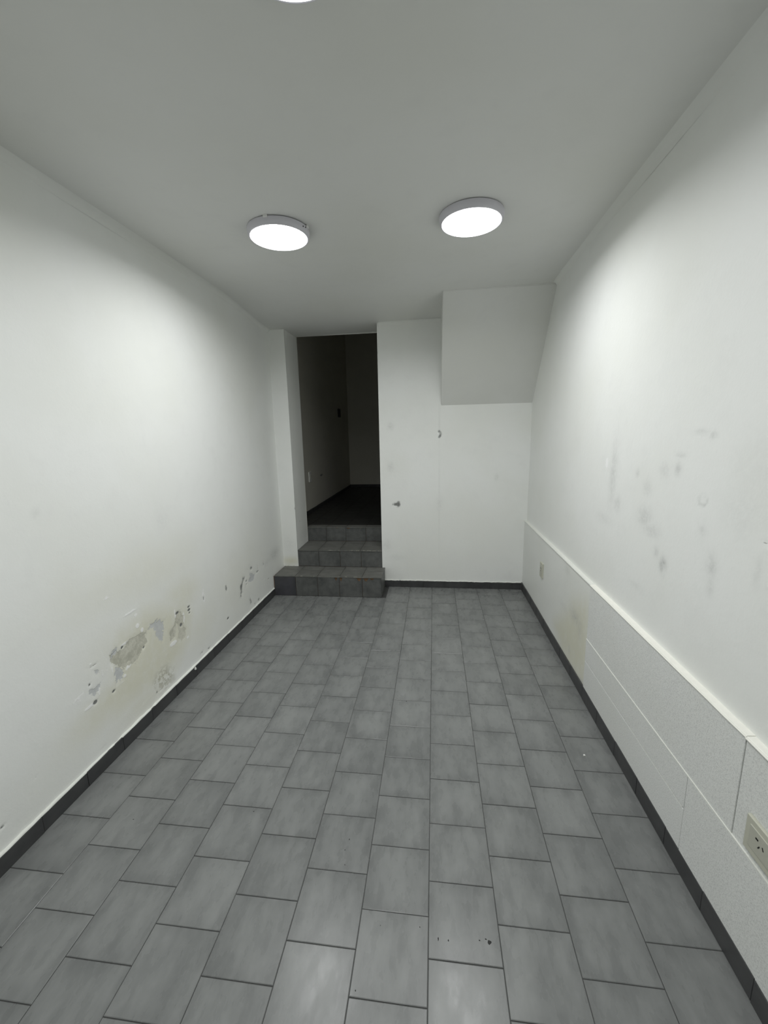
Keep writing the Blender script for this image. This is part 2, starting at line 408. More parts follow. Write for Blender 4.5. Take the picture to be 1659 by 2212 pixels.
BLOB_BACK = [
    ("hole", -0.34, 0.797, 0.035, 0.015, 0.8),
    ("hole", -0.324, 0.797, 0.0205, 0.0275, 0.8),
    ("hole", 0.536, 1.01, 0.0075, 0.016, 0.25),
    ("hole", -0.291, 1.996, 0.0885, 0.005, 0.28),
    ("hole", -0.261, 1.877, 0.1215, 0.005, 0.25),
    ("hole", -0.379, 2.372, 0.0875, 0.0055, 0.35),
    ("smudge", -0.383, 1.502, 0.0235, 0.0305, 0.3),
    ("smudge", -0.39, 1.144, 0.0265, 0.0395, 0.3),
    ("smudge", 0.049, 0.807, 0.026, 0.054, 0.2),
    ("smudge", 0.551, 1.042, 0.018, 0.026, 0.25),
    ("smudge", -0.439, 0.403, 0.042, 0.057, 0.2),
    ("smudge", -0.351, 0.289, 0.083, 0.029, 0.15),
    ("hole", 0.046, 1.452, 0.0115, 0.0125, 0.75),
    ("hole", 0.057, 1.44, 0.0115, 0.0125, 0.7),
    ("hole", 0.06, 1.424, 0.0115, 0.0155, 0.75),
    ("hole", 0.054, 1.409, 0.0115, 0.0125, 0.7),
    ("hole", 0.045, 1.399, 0.0115, 0.0125, 0.7),
    ("smudge", 0.048, 1.51, 0.006, 0.151, 0.22),
    ("smudge", 0.049, 0.861, 0.0065, 0.403, 0.18),
    ("flake", 0.037, 1.425, 0.008, 0.0205, 0.6),
    ("hole", -1.307, 0.759, 0.0085, 0.013, 0.8),
    ("damp", -1.387, 0.24, 0.086, 0.0385, 1.0),
    ("hole", -1.408, 0.201, 0.0055, 0.0115, 0.5),
    ("smudge", -1.404, 0.412, 0.057, 0.076, 0.15),
    ("hole", -1.34, 0.214, 0.0385, 0.004, 0.4),
]

def poly_sd(P, poly):
    """signed distance (positive inside) from points P (n,2) to a polygon"""
    poly = np.array(poly); n = len(poly)
    d = np.full(len(P), 1e9); inside = np.zeros(len(P), bool)
    for i in range(n):
        a = poly[i]; b_ = poly[(i+1) % n]; e = b_-a; q = P-a
        t = np.clip((q@e)/max(e@e, 1e-12), 0, 1)
        d = np.minimum(d, np.hypot(*(q-t[:, None]*e).T))
        c = ((a[1] > P[:, 1]) != (b_[1] > P[:, 1]))
        with np.errstate(divide='ignore', invalid='ignore'):
            xx = (b_[0]-a[0])*(P[:, 1]-a[1])/(b_[1]-a[1]+1e-15)+a[0]
        inside ^= (c & (P[:, 0] < xx))
    return np.where(inside, d, -d)

def mark_values(UV, polys, blobs, rings=()):
    A = {k: np.zeros(len(UV)) for k in KINDS}
    for kind, pts, st in polys:
        pa = np.array(pts); pad = 0.12
        sel = np.where((UV[:, 0] > pa[:, 0].min()-pad) & (UV[:, 0] < pa[:, 0].max()+pad) & (UV[:, 1] > pa[:, 1].min()-pad) & (UV[:, 1] < pa[:, 1].max()+pad))[0]
        if not len(sel): continue
        sd = poly_sd(UV[sel], pts)
        soft = 0.10 if kind == 'damp' else (0.03 if kind == 'mottle' else 0.024)
        v = np.clip(0.5+sd/soft*0.5, 0, 1)
        if kind == 'damp': v = v*v*(3-2*v)
        A[kind][sel] = np.maximum(A[kind][sel], v*st)
    for kind, u, v, ru, rv, st in blobs:
        ru = max(ru, 0.004); rv = max(rv, 0.004)
        r = np.hypot((UV[:, 0]-u)/ru, (UV[:, 1]-v)/rv)
        s = np.exp(-(r**2)*0.9) if kind in ('smudge', 'damp') else np.clip(1.55-r*0.85, 0, 1)
        A[kind] = np.maximum(A[kind], s*min(st*(1.3 if kind == 'smudge' else 1.0), 1.0))
    for u, v, ru, rv, st in rings:
        r = np.hypot((UV[:, 0]-u)/ru, (UV[:, 1]-v)/rv)
        A['smudge'] = np.maximum(A['smudge'], st*np.exp(-((r-1)/0.25)**2)*np.where(UV[:, 1] < v+0.3*rv, 1, 0.35))
    return A

def steps(segments):
    out = []
    for a, b_, d in segments:
        n = max(1, int(round((b_-a)/d))); out += [a+(b_-a)*i/n for i in range(n)]
    out.append(segments[-1][1]); return out

def grid_mesh(name, us, vs, place, polys=(), blobs=(), rings=(), depth=0.0, ndir=None, wave=0.0):
    """surface grid; place(u,v) -> xyz, ndir = unit vector out of the wall"""
    U, W = np.meshgrid(us, vs, indexing='ij'); UV = np.stack([U.ravel(), W.ravel()], 1)
    P = np.array(place(UV[:, 0], UV[:, 1])).T.copy()
    A = mark_values(UV, polys, blobs, rings)
    if ndir is not None:
        off = np.zeros(len(UV))
        if wave: off += wave*(np.sin(UV[:, 0]*2.1+1.0)*np.sin(UV[:, 1]*2.9+0.4)+0.5*np.sin(UV[:, 0]*5.3+UV[:, 1]*3.1))
        if depth: off += -depth*(np.clip(A['peel']*1.5-0.3, 0, 1)+np.clip(A['cement']*1.5-0.3, 0, 1))-depth*1.2*A['hole']+depth*0.25*A['flake']
        P += off[:, None]*np.array(ndir)
    nu, nv = len(us), len(vs)
    idx = np.arange(nu*nv).reshape(nu, nv)
    F = np.stack([idx[:-1, :-1], idx[1:, :-1], idx[1:, 1:], idx[:-1, 1:]], -1).reshape(-1, 4)
    v0 = P[F[0]]; nrm = np.cross(v0[1]-v0[0], v0[2]-v0[0])
    if ndir is not None and nrm@np.array(ndir) < 0: F = F[:, ::-1]
    me = bpy.data.meshes.new(name)
    me.vertices.add(len(P)); me.vertices.foreach_set('co', P.ravel())
    me.loops.add(F.size); me.loops.foreach_set('vertex_index', F.ravel())
    me.polygons.add(len(F)); me.polygons.foreach_set('loop_start', np.arange(0, F.size, 4)); me.polygons.foreach_set('loop_total', np.full(len(F), 4))
    me.update(calc_edges=True); me.validate()
    me.polygons.foreach_set('use_smooth', np.ones(len(me.polygons), bool))
    for k in KINDS:
        if A[k].any():
            at = me.attributes.new(k, 'FLOAT', 'POINT'); at.data.foreach_set('value', A[k])
    return me

def add_quads(me, boxes):
    """append plain boxes (wall bodies) to a grid mesh so that a wall has real thickness"""
    bm = bmesh.new(); bm.from_mesh(me)
    for bx in boxes:
        x0, x1, y0, y1, z0, z1 = bx
        box_bm(bm, x0, x1, y0, y1, z0, z1)
    bm.to_mesh(me); bm.free(); return me

# ------------------------------------------------------------------ left wall
us = steps([(YF-0.05, 0.6, 0.1), (0.6, 1.2, 0.008), (1.2, 3.76, 0.0055)])
vs = steps([(-0.02, 0.05, 0.03), (0.05, 0.62, 0.0055), (0.62, 1.0, 0.012), (1.0, 1.9, 0.03), (1.9, 2.5, 0.1)])
me = grid_mesh('wall_left', us, vs, lambda u, v: (np.full_like(u, XL-0.008), u, v), POLY_LEFT, BLOB_LEFT, depth=0.0022, ndir=(1, 0, 0), wave=0.0015)
add_quads(me, [(XL-0.22, XL-0.020, YF-0.1, 4.1, -0.1, 2.6)])
wall_left = link('wall_left', me, M_wall, kind='structure', label='left white plaster wall with peeling damp paint along its foot', cat='wall')

# ------------------------------------------------------------------ right wall (upper plaster) and its dado boards
us = steps([(YF-0.05, 0.7, 0.1), (0.7, 2.6, 0.009), (2.6, 3.76, 0.03)])
vs = steps([(-0.02, 0.6, 0.2), (0.6, 1.75, 0.009), (1.75, 2.6, 0.06)])
me = grid_mesh('wall_right', us, vs, lambda u, v: (np.full_like(u, XRU), u, v), (), BLOB_RIGHT, rings=[(1.369, 1.217, 0.020, 0.018, 0.5)], depth=0.0015, ndir=(-1, 0, 0), wave=0.0015)
add_quads(me, [(XRU+0.012, XRU+0.22, YF-0.1, YB+0.3, -0.1, 2.6)])
wall_right = link('wall_right', me, M_wall, kind='structure', label='right white plaster wall with grey smudges above a board dado', cat='wall')

def board(y0, y1, z0, z1, xf, mat, label=None):
    bm = bmesh.new(); box_bm(bm, xf, XRU+0.004, y0+0.0012, y1-0.0012, z0+0.0010, z1-0.0010, 0.0018)
    o = bmesh_obj('wall_panel', bm, mat, wall_right)
    if label: o['label'] = label
    return o
YJ0, YJ1, YJ2 = 2.135, 1.044, 1.236
board(YJ1, YJ0, 0.350, 0.645, XR, M_panel); board(-0.10, YJ1, 0.350, 0.645, XR+0.0012, M_panel); board(YF+0.02, -0.10, 0.350, 0.645, XR, M_panel)
board(YJ2, YJ0, 0.226, 0.347, XR-0.0018, M_panel); board(YJ2, YJ0, 0.012, 0.224, XR-0.0012, M_panel)
board(0.05, YJ2, 0.012, 0.347, XR-0.0022, M_panel); board(YF+0.02, 0.05, 0.012, 0.347, XR-0.0016, M_panel)
us = steps([(YJ0+0.002, YB+0.01, 0.009)]); vs = steps([(0.0, 0.645, 0.009)])
me = grid_mesh('wall_panel', us, vs, lambda u, v: (np.full_like(u, XR+0.003), u, v), POLY_PANEL, BLOB_PANEL, depth=0.0012, ndir=(-1, 0, 0), wave=0.0008)
add_quads(me, [(XR+0.0045, XRU+0.004, YJ0+0.002, YB+0.01, 0.0, 0.6445)])
far_panel = link('wall_panel', me, M_smooth_panel, wall_right, label='smooth plaster dado panel with a yellow damp stain')
# light filler lines in the board joints
def filler(y0, y1, z0, z1, xf, mat):
    bm = bmesh.new(); box_bm(bm, xf, XRU, y0, y1, z0, z1); return bmesh_obj('joint_filler', bm, mat, wall_right)
filler(YF+0.03, YJ0-0.002, 0.3462, 0.3508, XR-0.0028, M_bead)
filler(YJ2+0.01, 1.62, 0.2238, 0.2262, XR-0.0012, M_bead)

# cream moulding on top of the dado
def moulding(y0, y1, z, lip, name='moulding'):
    prof = [(XRU+0.002, z-0.006), (XR-0.001-lip, z-0.006), (XR-0.0015-lip, z-0.004), (XR-0.0005-lip, z-0.0025), (XR, z-0.0022),
            (XR+0.0005, z-0.0005), (XR+0.002, z+0.0005), (XRU+0.002, z+0.0022)]
    bm = bmesh.new(); ny = max(2, int((y1-y0)/0.08)); rings = []
    rnd = random.Random(int(y0*100)+7)
    for i in range(ny+1):
        y = y0+(y1-y0)*i/ny; j = rnd.uniform(-0.0008, 0.0008)
        rings.append([bm.verts.new((x, y, zz+j)) for x, zz in prof])
    for a, b_ in zip(rings[:-1], rings[1:]):
        for k in range(len(prof)): bm.faces.new((a[k], a[(k+1) % len(prof)], b_[(k+1) % len(prof)], b_[k]))
    bm.faces.new(rings[0]); bm.faces.new(rings[-1][::-1])
    return bm
trim = bmesh_obj('trim_1', moulding(YF+0.02, YJ1-0.0005, 0.6490, 0.0025), M_trim, kind='structure', label='cream painted moulding capping the boards of the right wall', cat='moulding')
bmesh_obj('moulding', moulding(YJ1, YJ0, 0.6505, 0.0015), M_trim, trim)
bmesh_obj('moulding', moulding(YJ0, YB+0.005, 0.6500, 0.0), M_bead, trim, label='duller plaster capping towards the back corner')

# ------------------------------------------------------------------ back wall: narrow pier, doorway, wide pier
def back_face(name, x0, x1, z0, z1, y=YB, step_=0.008):
    us = steps([(x0, x1, step_)]); vs = steps([(z0, 0.95, step_), (0.95, 1.6, 0.012), (1.6, z1, 0.02)])
    return grid_mesh(name, us, vs, lambda u, v: (u, np.full_like(u, y), v), (), BLOB_BACK, depth=0.0014, ndir=(0, -1, 0), wave=0.0006)
me = back_face('wall_back', DX1, XRU+0.02, -0.02, 2.5)
add_quads(me, [(DX1, XRU+0.05, YB+0.006, YD, -0.05, 2.6)])
wall_back = link('wall_back', me, M_wall, kind='structure', label='white back wall to the right of the dark doorway', cat='wall')
me = back_face('doorway_pier', XL-0.03, DX1*0+DX0, Z1-0.01, 2.5)
jb = [("hole", 3.856, 0.609, 0.005, 0.02, 0.8), ("hole", 3.90, 0.42, 0.006, 0.012, 0.3)]
add_quads(me, [(XL-0.03, DX0-0.004, YB+0.006, YD, 0.0, 2.6)])
pier = link('wall_back_pier', me, M_wall, kind='structure', label='narrow white wall pier between the left wall and the dark doorway', cat='wall')
us = steps([(YB+0.0005, YD, 0.01)]); vs = steps([(0.0, 1.0, 0.01), (1.0, 2.5, 0.05)])
me = grid_mesh('jamb', us, vs, lambda u, v: (np.full_like(u, DX0), u, v), (), jb+[("smudge", 3.95, 0.45, 0.12, 0.08, 0.25), ("flake", 4.04, 0.40, 0.02, 0.03, 0.6)], depth=0.001, ndir=(1, 0, 0), wave=0.002)
link('jamb', me, M_wall, pier)

# sloping underside of a stair in the upper right corner: a solid wedge
bm = bmesh.new()
pts = [(3.145, 2.46), (3.145, 2.405), (YB+0.004, 1.666), (YB+0.004, 2.46)]
a = [bm.verts.new((0.062, y, z)) for y, z in pts]; c = [bm.verts.new((XRU+0.01, y, z+(0.012 if i in (1, 2) else 0)*0)) for i, (y, z) in enumerate(pts)]
bm.faces.new(a); bm.faces.new(c[::-1])
for i in range(4): bm.faces.new((a[i], c[i], c[(i+1) % 4], a[(i+1) % 4]))
bmesh.ops.bevel(bm, geom=[e for e in bm.edges if abs(e.verts[0].co.x-0.062) < 1e-5 and abs(e.verts[1].co.x-0.062) < 1e-5], offset=0.004, segments=3, affect='EDGES')
bmesh_obj('wall_stair_soffit', bm, M_plain, kind='structure', label='sloping white underside of a stair in the upper right back corner', cat='soffit')

# ------------------------------------------------------------------ ceiling (sags slightly towards the doorway)
def ceil_z(x, y):
    t = np.clip((y-2.85)/(YB-2.85), 0, 1); t = t*t*(3-2*t)
    return ZC+0.022*(x-XL)/2.28-0.050*t
us = steps([(XL-0.03, XRU+0.03, 0.08)]); vs = steps([(YF-0.1, 2.8, 0.15), (2.8, YD-0.028, 0.04)])
me = grid_mesh('ceiling', us, vs, lambda u, v: (u, v, ceil_z(u, v)), ndir=(0, 0, -1), wave=0.0012)
add_quads(me, [(XL-0.25, XRU+0.25, YF-0.2, YD-0.035, 2.455, 2.6)])
add_quads(me, [(XL-0.10, DX1+0.05, YD-0.045, YD-0.03, 2.3612, 3.4)])
link('ceiling', me, M_plain, kind='structure', label='plain matt white ceiling', cat='ceiling')

# soft plaster coves where walls meet the ceiling
def cove(name, pts, inward, r, label, seed=1):
    # pts: list of (x, y) along the edge; inward: unit (x, y) pointing into the room
    bm = bmesh.new(); R = []; n = 7
    for x, y in pts:
        z = float(ceil_z(x, y)); ring = []
        for i in range(n+1):
            a_ = math.pi/2*i/n
            d = r*(1-math.cos(a_)); dz = r*(1-math.sin(a_))
            if i == 0: d = -0.001
            if i == n: dz = -0.001
            ring.append(bm.verts.new((x+inward[0]*d, y+inward[1]*d, z-dz)))
        R.append(ring)
    m_ = len(R[0])
    for a_, b_ in zip(R[:-1], R[1:]):
        for k in range(m_-1): bm.faces.new((a_[k], a_[k+1], b_[k+1], b_[k]))
    o = bmesh_obj(name, bm, M_cove, kind='structure', label=label, cat='cove')
    for f in o.data.polygons: f.use_smooth = True
    return o
lin = lambda a_, b_, n: [a_+(b_-a_)*i/n for i in range(n+1)]
cove('trim_2', [(XL-0.008, y) for y in lin(YF, YB-0.001, 40)], (1, 0), 0.034, 'soft plaster cove along the top of the left wall')
cove('trim_3', [(XRU, y) for y in lin(YF, 3.143, 36)], (-1, 0), 0.034, 'soft plaster cove along the top of the right wall')
cove('trim_4', [(x, YB) for x in lin(DX1+0.012, 0.0615, 6)], (0, -1), 0.030, 'soft plaster cove along the top of the back wall')

# wall behind the camera
bm = bmesh.new(); box_bm(bm, XL-0.2, XRU+0.2, YF-0.2, YF, -0.1, 2.6)
bmesh_obj('wall_front', bm, M_plain, kind='structure', label='plain white wall behind the viewer', cat='wall')

# ------------------------------------------------------------------ floor: grout bed and single tiles
bm = bmesh.new(); box_bm(bm, XL-0.02, XR+0.02, YF-0.05, YB+0.01, -0.08, -0.0016)
floor = bmesh_obj('floor', bm, M_grout, kind='structure', label='grey ceramic tile floor laid in staggered columns', cat='floor')

tile_cache = {}
def tile_mesh(name, sx, sy, th, mat, gap=0.0022, ch=0.0016):
    """one tile, centred, top face at z=0, chamfered rim"""
    key = (name, round(sx, 4), round(sy, 4), th, mat.name)
    if key in tile_cache: return tile_cache[key]
    hx, hy = sx/2-(gap*0.38 if name == 'floor_tile' else gap/2), sy/2-gap*0.55
    V_, F_ = [], []
    for (ix, zz) in ((0, -th), (0, -ch*0.7), (ch, 0)):
        V_ += [(-hx+ix, -hy+ix, zz), (hx-ix, -hy+ix, zz), (hx-ix, hy-ix, zz), (-hx+ix, hy-ix, zz)]
    for k in (0, 4):
        for i in range(4):
            j = (i+1) % 4; F_.append((k+i, k+j, k+4+j, k+4+i))
    F_.append((8, 9, 10, 11)); F_.append((3, 2, 1, 0))
    me = bpy.data.meshes.new(name); me.from_pydata(V_, [], F_); me.update(); me.materials.append(mat)
    tile_cache[key] = me; return me

def lay(parent, name, cx, cy_, z, sx, sy, th, mat, tilt=0.0008, rot=None, rnd=random):
    o = bpy.data.objects.new(name, tile_mesh(name, sx, sy, th, mat)); C.objects.link(o); o.parent = parent
    o.location = (cx, cy_, z+rnd.uniform(-0.0003, 0.0003))
    o.rotation_euler = (rnd.uniform(-tilt, tilt), rnd.uniform(-tilt, tilt), rnd.uniform(-0.0015, 0.0015))
    return o

XC0 = -0.0145                       # a column joint just right of the picture's centre line
TX = 0.2050
for c_ in range(-7, 4):
    x0 = XC0+c_*TX; x1 = x0+TX
    x0 = max(x0, XL); x1 = min(x1, XR)
    ph = 0.903 if c_ % 2 == 0 else 1.0055
    lim = YB if x0 > -0.47 else (3.452 if x1 < -0.40 else YB)
    if c_ == -3: lim = 3.452
    k = -13
    while True:
        y0 = ph+k*T; y1 = y0+T; k += 1
        if y0 >= lim-0.012: break
        if y1 < YF+0.01: continue
        y0 = max(y0, YF); y1 = min(y1, lim)
        lay(floor, 'floor_tile', (x0+x1)/2, (y0+y1)/2, 0.0, x1-x0, y1-y0, 0.0014, M_tile)
# small strip of tiles beside the first step
def irregular_disc(name, x, y, z, rx, ry, mat, parent, seed, th=0.0004, n=11):
    rnd = random.Random(seed); bm = bmesh.new()
    top, bot = [], []
    for i in range(n):
        a = 2*math.pi*i/n; r = rnd.uniform(0.6, 1.1)
        top.append(bm.verts.new((rx*r*math.cos(a)*0.85, ry*r*math.sin(a)*0.85, th))); bot.append(bm.verts.new((rx*r*math.cos(a), ry*r*math.sin(a), -0.0002)))
    bm.faces.new(top)
    for i in range(n): bm.faces.new((bot[i], bot[(i+1) % n], top[(i+1) % n], top[i]))
    bm.faces.new(bot[::-1])
    o = bmesh_obj(name, bm, mat, parent); o.location = (x, y, z); return o
for i, (x, y, rx, ry) in enumerate([(0.014, 0.951, 0.002, 0.006), (0.043, 0.951, 0.002, 0.003), (0.132, 0.96, 0.0025, 0.002), (0.160, 0.958, 0.006, 0.006), (0.150, 0.965, 0.003, 0.002),
        (-0.04, 0.975, 0.0018, 0.0018), (-0.157, 0.967, 0.0015, 0.0015), (-1.149, 1.216, 0.003, 0.002), (-0.204, 0.815, 0.002, 0.002), (-0.698, 1.294, 0.0025, 0.002),
        (-0.302, 1.22, 0.002, 0.003), (-0.31, 1.18, 0.0015, 0.003), (-0.30, 1.13, 0.0015, 0.002), (-0.148, 2.02, 0.004, 0.004)]):
    irregular_disc('glaze_chip', x, y, 0.0004, rx, ry, M_glaze, floor, 50+i, 0.0003)
o = irregular_disc('paint_chip', 0.672, 1.709, 0.0004, 0.006, 0.005, M_chip, None, 3, 0.003)
o['label'] = 'tiny white paint crumb lying on the floor tiles near the right wall'; o['category'] = 'paint crumb'

# ------------------------------------------------------------------ baseboards: cut tile strips on a mortar bed
def ragged_bead(y0, y1, fn, step_=0.03, seed=1, amp=0.0025, w_=0.009):
    """white irregular plaster edge lying on top of a baseboard; fn(t, out, up) -> xyz"""
    rnd = random.Random(seed); bm = bmesh.new(); n = int((y1-y0)/step_); R = []
    for i in range(n+1):
        t = y0+(y1-y0)*i/n; a_ = rnd.uniform(-amp, amp); o_ = rnd.uniform(-0.0008, 0.0006)
        if rnd.random() < 0.10: a_ += rnd.uniform(-0.006, 0.003)
        R.append([bm.verts.new(fn(t, -0.002, -0.004)), bm.verts.new(fn(t, w_+o_, -0.002+a_*0.4)), bm.verts.new(fn(t, w_*0.8+o_, 0.0018+a_)), bm.verts.new(fn(t, -0.002, 0.0045+a_))])
    for a_, b_ in zip(R[:-1], R[1:]):
        for k in range(4): bm.faces.new((a_[k], a_[(k+1) % 4], b_[(k+1) % 4], b_[k]))
    bm.faces.new(R[0]); bm.faces.new(R[-1][::-1]); return bm

def baseboard(name, axis, a0, a1, face, outdir, h, label, first, pitch=T, seed=3, capped=True):
    bm = bmesh.new()
    w0, w1 = sorted((face-outdir*0.012, face-outdir*0.0035))
    if axis == 'y': box_bm(bm, w0, w1, a0, a1, -0.003, h-0.003)
    else: box_bm(bm, a0, a1, w0, w1, -0.003, h-0.003)
    root = bmesh_obj(name, bm, M_mortar, kind='structure', label=label, cat='baseboard')
    rnd = random.Random(seed)
    p_ = first
    while p_ > a0: p_ -= pitch
    while p_ < a1-0.01:
        q0, q1 = max(p_, a0), min(p_+pitch, a1); p_ += pitch
        if q1-q0 < 0.02: continue
        o = bpy.data.objects.new('baseboard_tile', tile_mesh('baseboard_tile', q1-q0, h, 0.006, M_base, gap=0.0016, ch=0.0012)); C.objects.link(o); o.parent = root
        dh = rnd.uniform(-0.0022, 0.0012); do = rnd.uniform(-0.0010, 0.0006)
        if axis == 'y':
            # local x -> world y, local y -> world z, local z -> outdir
            R = Matrix(((0, 0, outdir), (outdir, 0, 0), (0, 1, 0))).to_4x4()
            o.matrix_world = Matrix.Translation((face+outdir*do, (q0+q1)/2, h/2+dh)) @ R
        else:
            R = Matrix(((1, 0, 0), (0, 0, -1), (0, 1, 0))).to_4x4()
            o.matrix_world = Matrix.Translation(((q0+q1)/2, face+outdir*do, h/2+dh)) @ R
    return root
BH = 0.068
bl = baseboard('baseboard_left', 'y', YF, 3.446, XL+0.004, 1, BH, 'dark grey tile baseboard along the left wall', 0.93, seed=5)
bmesh_obj('plaster_bead', ragged_bead(YF, 3.446, lambda t, o, u: (XL-0.008+o*1.15, t, BH+u), seed=8), M_bead, bl, label='ragged white plaster edge on top')
irregular_disc('paint_drip', 0, 0, 0, 0.012, 0.012, M_chip, bl, 21, 0.002).matrix_world = Matrix.Translation((XL+0.006, 2.143, 0.055)) @ Matrix.Rotation(math.pi/2, 4, 'Y')
br = baseboard('baseboard_right', 'y', YF, YB-0.008, XR-0.005, -1, 0.074, 'dark grey tile baseboard along the right wall', 1.31, seed=6)
bb = baseboard('baseboard_back', 'x', -0.462, XR-0.006, YB-0.009, -1, 0.066, 'dark grey tile baseboard below the back wall, right of the steps', -0.30, seed=7)
bmesh_obj('plaster_bead', ragged_bead(-0.462, XR-0.01, lambda t, o, u: (t, YB+0.002-o*1.15, 0.0665+u), seed=11, amp=0.004, step_=0.02), M_bead, bb)

# ------------------------------------------------------------------ tiled steps rising into the doorway
SX1 = -0.462
steps_root = empty('tiled_steps', ((XL+SX1)/2, 3.45, 0), 'three grey tiled steps with chipped edges rising into the dark doorway', 'steps')
INV = Matrix.Translation((-(XL+SX1)/2, -3.45, 0))
def child(name, bm, mat, **k):
    o = bmesh_obj(name, bm, mat, steps_root, **k); o.matrix_parent_inverse = INV; return o
S1F = 3.450
bm = bmesh.new()
box_bm(bm, XL-0.006, SX1-0.007, S1F+0.007, YB-0.001, -0.002, Z1-0.007)
box_bm(bm, DX0+0.002, DX1-0.002, YB+0.012, YD+0.03, 0.0, Z2-0.007)
box_bm(bm, DX0+0.002, DX1-0.002, YD+0.008, YD+0.12, 0.0, Z3-0.007)
child('step_core', bm, M_clay)

def riser(x0, x1, y, z0, z1, bites=(), face=None, mat=M_riser):
    """vertical tile with bites knocked out of its top edge: list of (x, half width, depth)"""
    g_ = 0.0013; x0 += g_; x1 -= g_; z0 += g_; th = 0.0065; ch = 0.0012
    top = [x0]
    for bx, bw, bd in bites: top += [bx-bw, bx-bw*0.35, bx+bw*0.15, bx+bw]
    top += [x1]; zt = [z1]
    for bx, bw, bd in bites: zt += [z1, z1-bd*0.8, z1-bd, z1]
    zt += [z1]
    outline = [(x0, z0), (x1, z0)]+list(zip(top, zt))[::-1]
    bm = bmesh.new()
    if face is None: P3 = lambda a_, z_, d_: (a_, y-d_, z_)
    else: P3 = lambda a_, z_, d_: (face+d_, a_, z_)
    fr = [bm.verts.new(P3(a_, z_, 0)) for a_, z_ in outline]; bk = [bm.verts.new(P3(a_, z_, -th)) for a_, z_ in outline]
    f = bm.faces.new(fr); bm.faces.new(bk[::-1]); n = len(fr)
    for i in range(n): bm.faces.new((fr[i], fr[(i+1) % n], bk[(i+1) % n], bk[i]))
    bmesh.ops.bevel(bm, geom=list(f.edges), offset=ch, segments=1, affect='EDGES')
    # put the origin in the tile's middle so that each tile has its own glaze pattern
    cx_ = sum(v.co.x for v in bm.verts)/len(bm.verts); cy0 = sum(v.co.y for v in bm.verts)/len(bm.verts); cz_ = sum(v.co.z for v in bm.verts)/len(bm.verts)
    for v in bm.verts: v.co -= Vector((cx_, cy0, cz_))
    o = bmesh_obj('riser_tile', bm, mat, steps_root)
    o.matrix_parent_inverse = INV; o.location = (cx_, cy0, cz_); return o
ys = S1F
J1 = [XL, -1.248, -1.043, -0.843, -0.632, SX1]
M_riser_dark = tile_material('dark_riser_tile', (0.042, 0.042, 0.048), (0.068, 0.068, 0.078), 0.45, streak=(14, 8, 14))
riser(J1[0], J1[1], ys, 0.0, Z1-0.008, (), mat=M_riser_dark)['label'] = 'darker riser tile at the left wall'
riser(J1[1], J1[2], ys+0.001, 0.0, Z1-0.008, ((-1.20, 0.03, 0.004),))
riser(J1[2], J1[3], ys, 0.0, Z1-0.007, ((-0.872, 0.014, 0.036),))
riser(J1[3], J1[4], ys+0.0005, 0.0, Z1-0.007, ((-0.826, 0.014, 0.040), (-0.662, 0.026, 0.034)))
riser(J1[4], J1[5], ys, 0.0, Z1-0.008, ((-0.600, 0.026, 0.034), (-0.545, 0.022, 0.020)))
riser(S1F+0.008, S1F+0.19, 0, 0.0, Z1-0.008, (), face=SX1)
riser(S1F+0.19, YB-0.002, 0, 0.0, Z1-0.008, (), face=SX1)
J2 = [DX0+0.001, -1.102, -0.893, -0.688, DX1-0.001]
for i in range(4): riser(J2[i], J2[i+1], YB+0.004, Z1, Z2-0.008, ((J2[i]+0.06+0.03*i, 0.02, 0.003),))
J3 = [DX0+0.001, -1.109, -0.902, -0.693, DX1-0.001]
b3 = [(), ((-1.0, 0.03, 0.006),), ((-0.875, 0.026, 0.014), (-0.74, 0.02, 0.004)), ()]
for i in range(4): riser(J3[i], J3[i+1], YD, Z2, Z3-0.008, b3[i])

def tread(x0, x1, y0, y1, z):
    o = lay(steps_root, 'tread_tile', (x0+x1)/2, (y0+y1)/2, z, x1-x0, y1-y0, 0.007, M_tread, tilt=0.002)
    o.matrix_parent_inverse = INV; return o
xs1 = [XL, -1.25, -1.045, -0.84, -0.635, SX1+0.004]
for i in range(5):
    tread(xs1[i], xs1[i+1], S1F-0.004, S1F+0.195, Z1); tread(xs1[i], xs1[i+1], S1F+0.195, YB+0.004, Z1)
xs2 = [DX0+0.002, -1.105, -0.90, -0.695, DX1-0.002]
for i in range(4):
    tread(xs2[i], xs2[i+1], YB-0.004, YB+0.20, Z2); tread(xs2[i], xs2[i+1], YB+0.20, YD, Z2)
for i in range(4): tread(xs2[i], xs2[i+1], YD-0.005, YD+0.10, Z3)
# pale mortar crumbs left along the tread edges
bm = bmesh.new(); rnd = random.Random(9)
for i in range(46):
    if i < 26: x = rnd.uniform(-1.05, DX1-0.01); y = YB-0.004+rnd.uniform(0, 0.006); z = Z2
    elif i < 36: x = rnd.uniform(-1.25, -0.55); y = S1F+rnd.uniform(-0.002, 0.004); z = Z1
    else: x = rnd.uniform(XL, DX0); y = YB-rnd.uniform(0.004, 0.012); z = Z1
    s_ = rnd.uniform(0.0015, 0.0045); box_bm(bm, x-s_*2, x+s_*2, y-s_*0.6, y+s_*0.6, z-0.001, z+s_*0.7)
child('mortar_crumbs', bm, simple('pale_mortar', (0.34, 0.34, 0.29), 0.9, 0.3, 100))['kind'] = 'stuff'

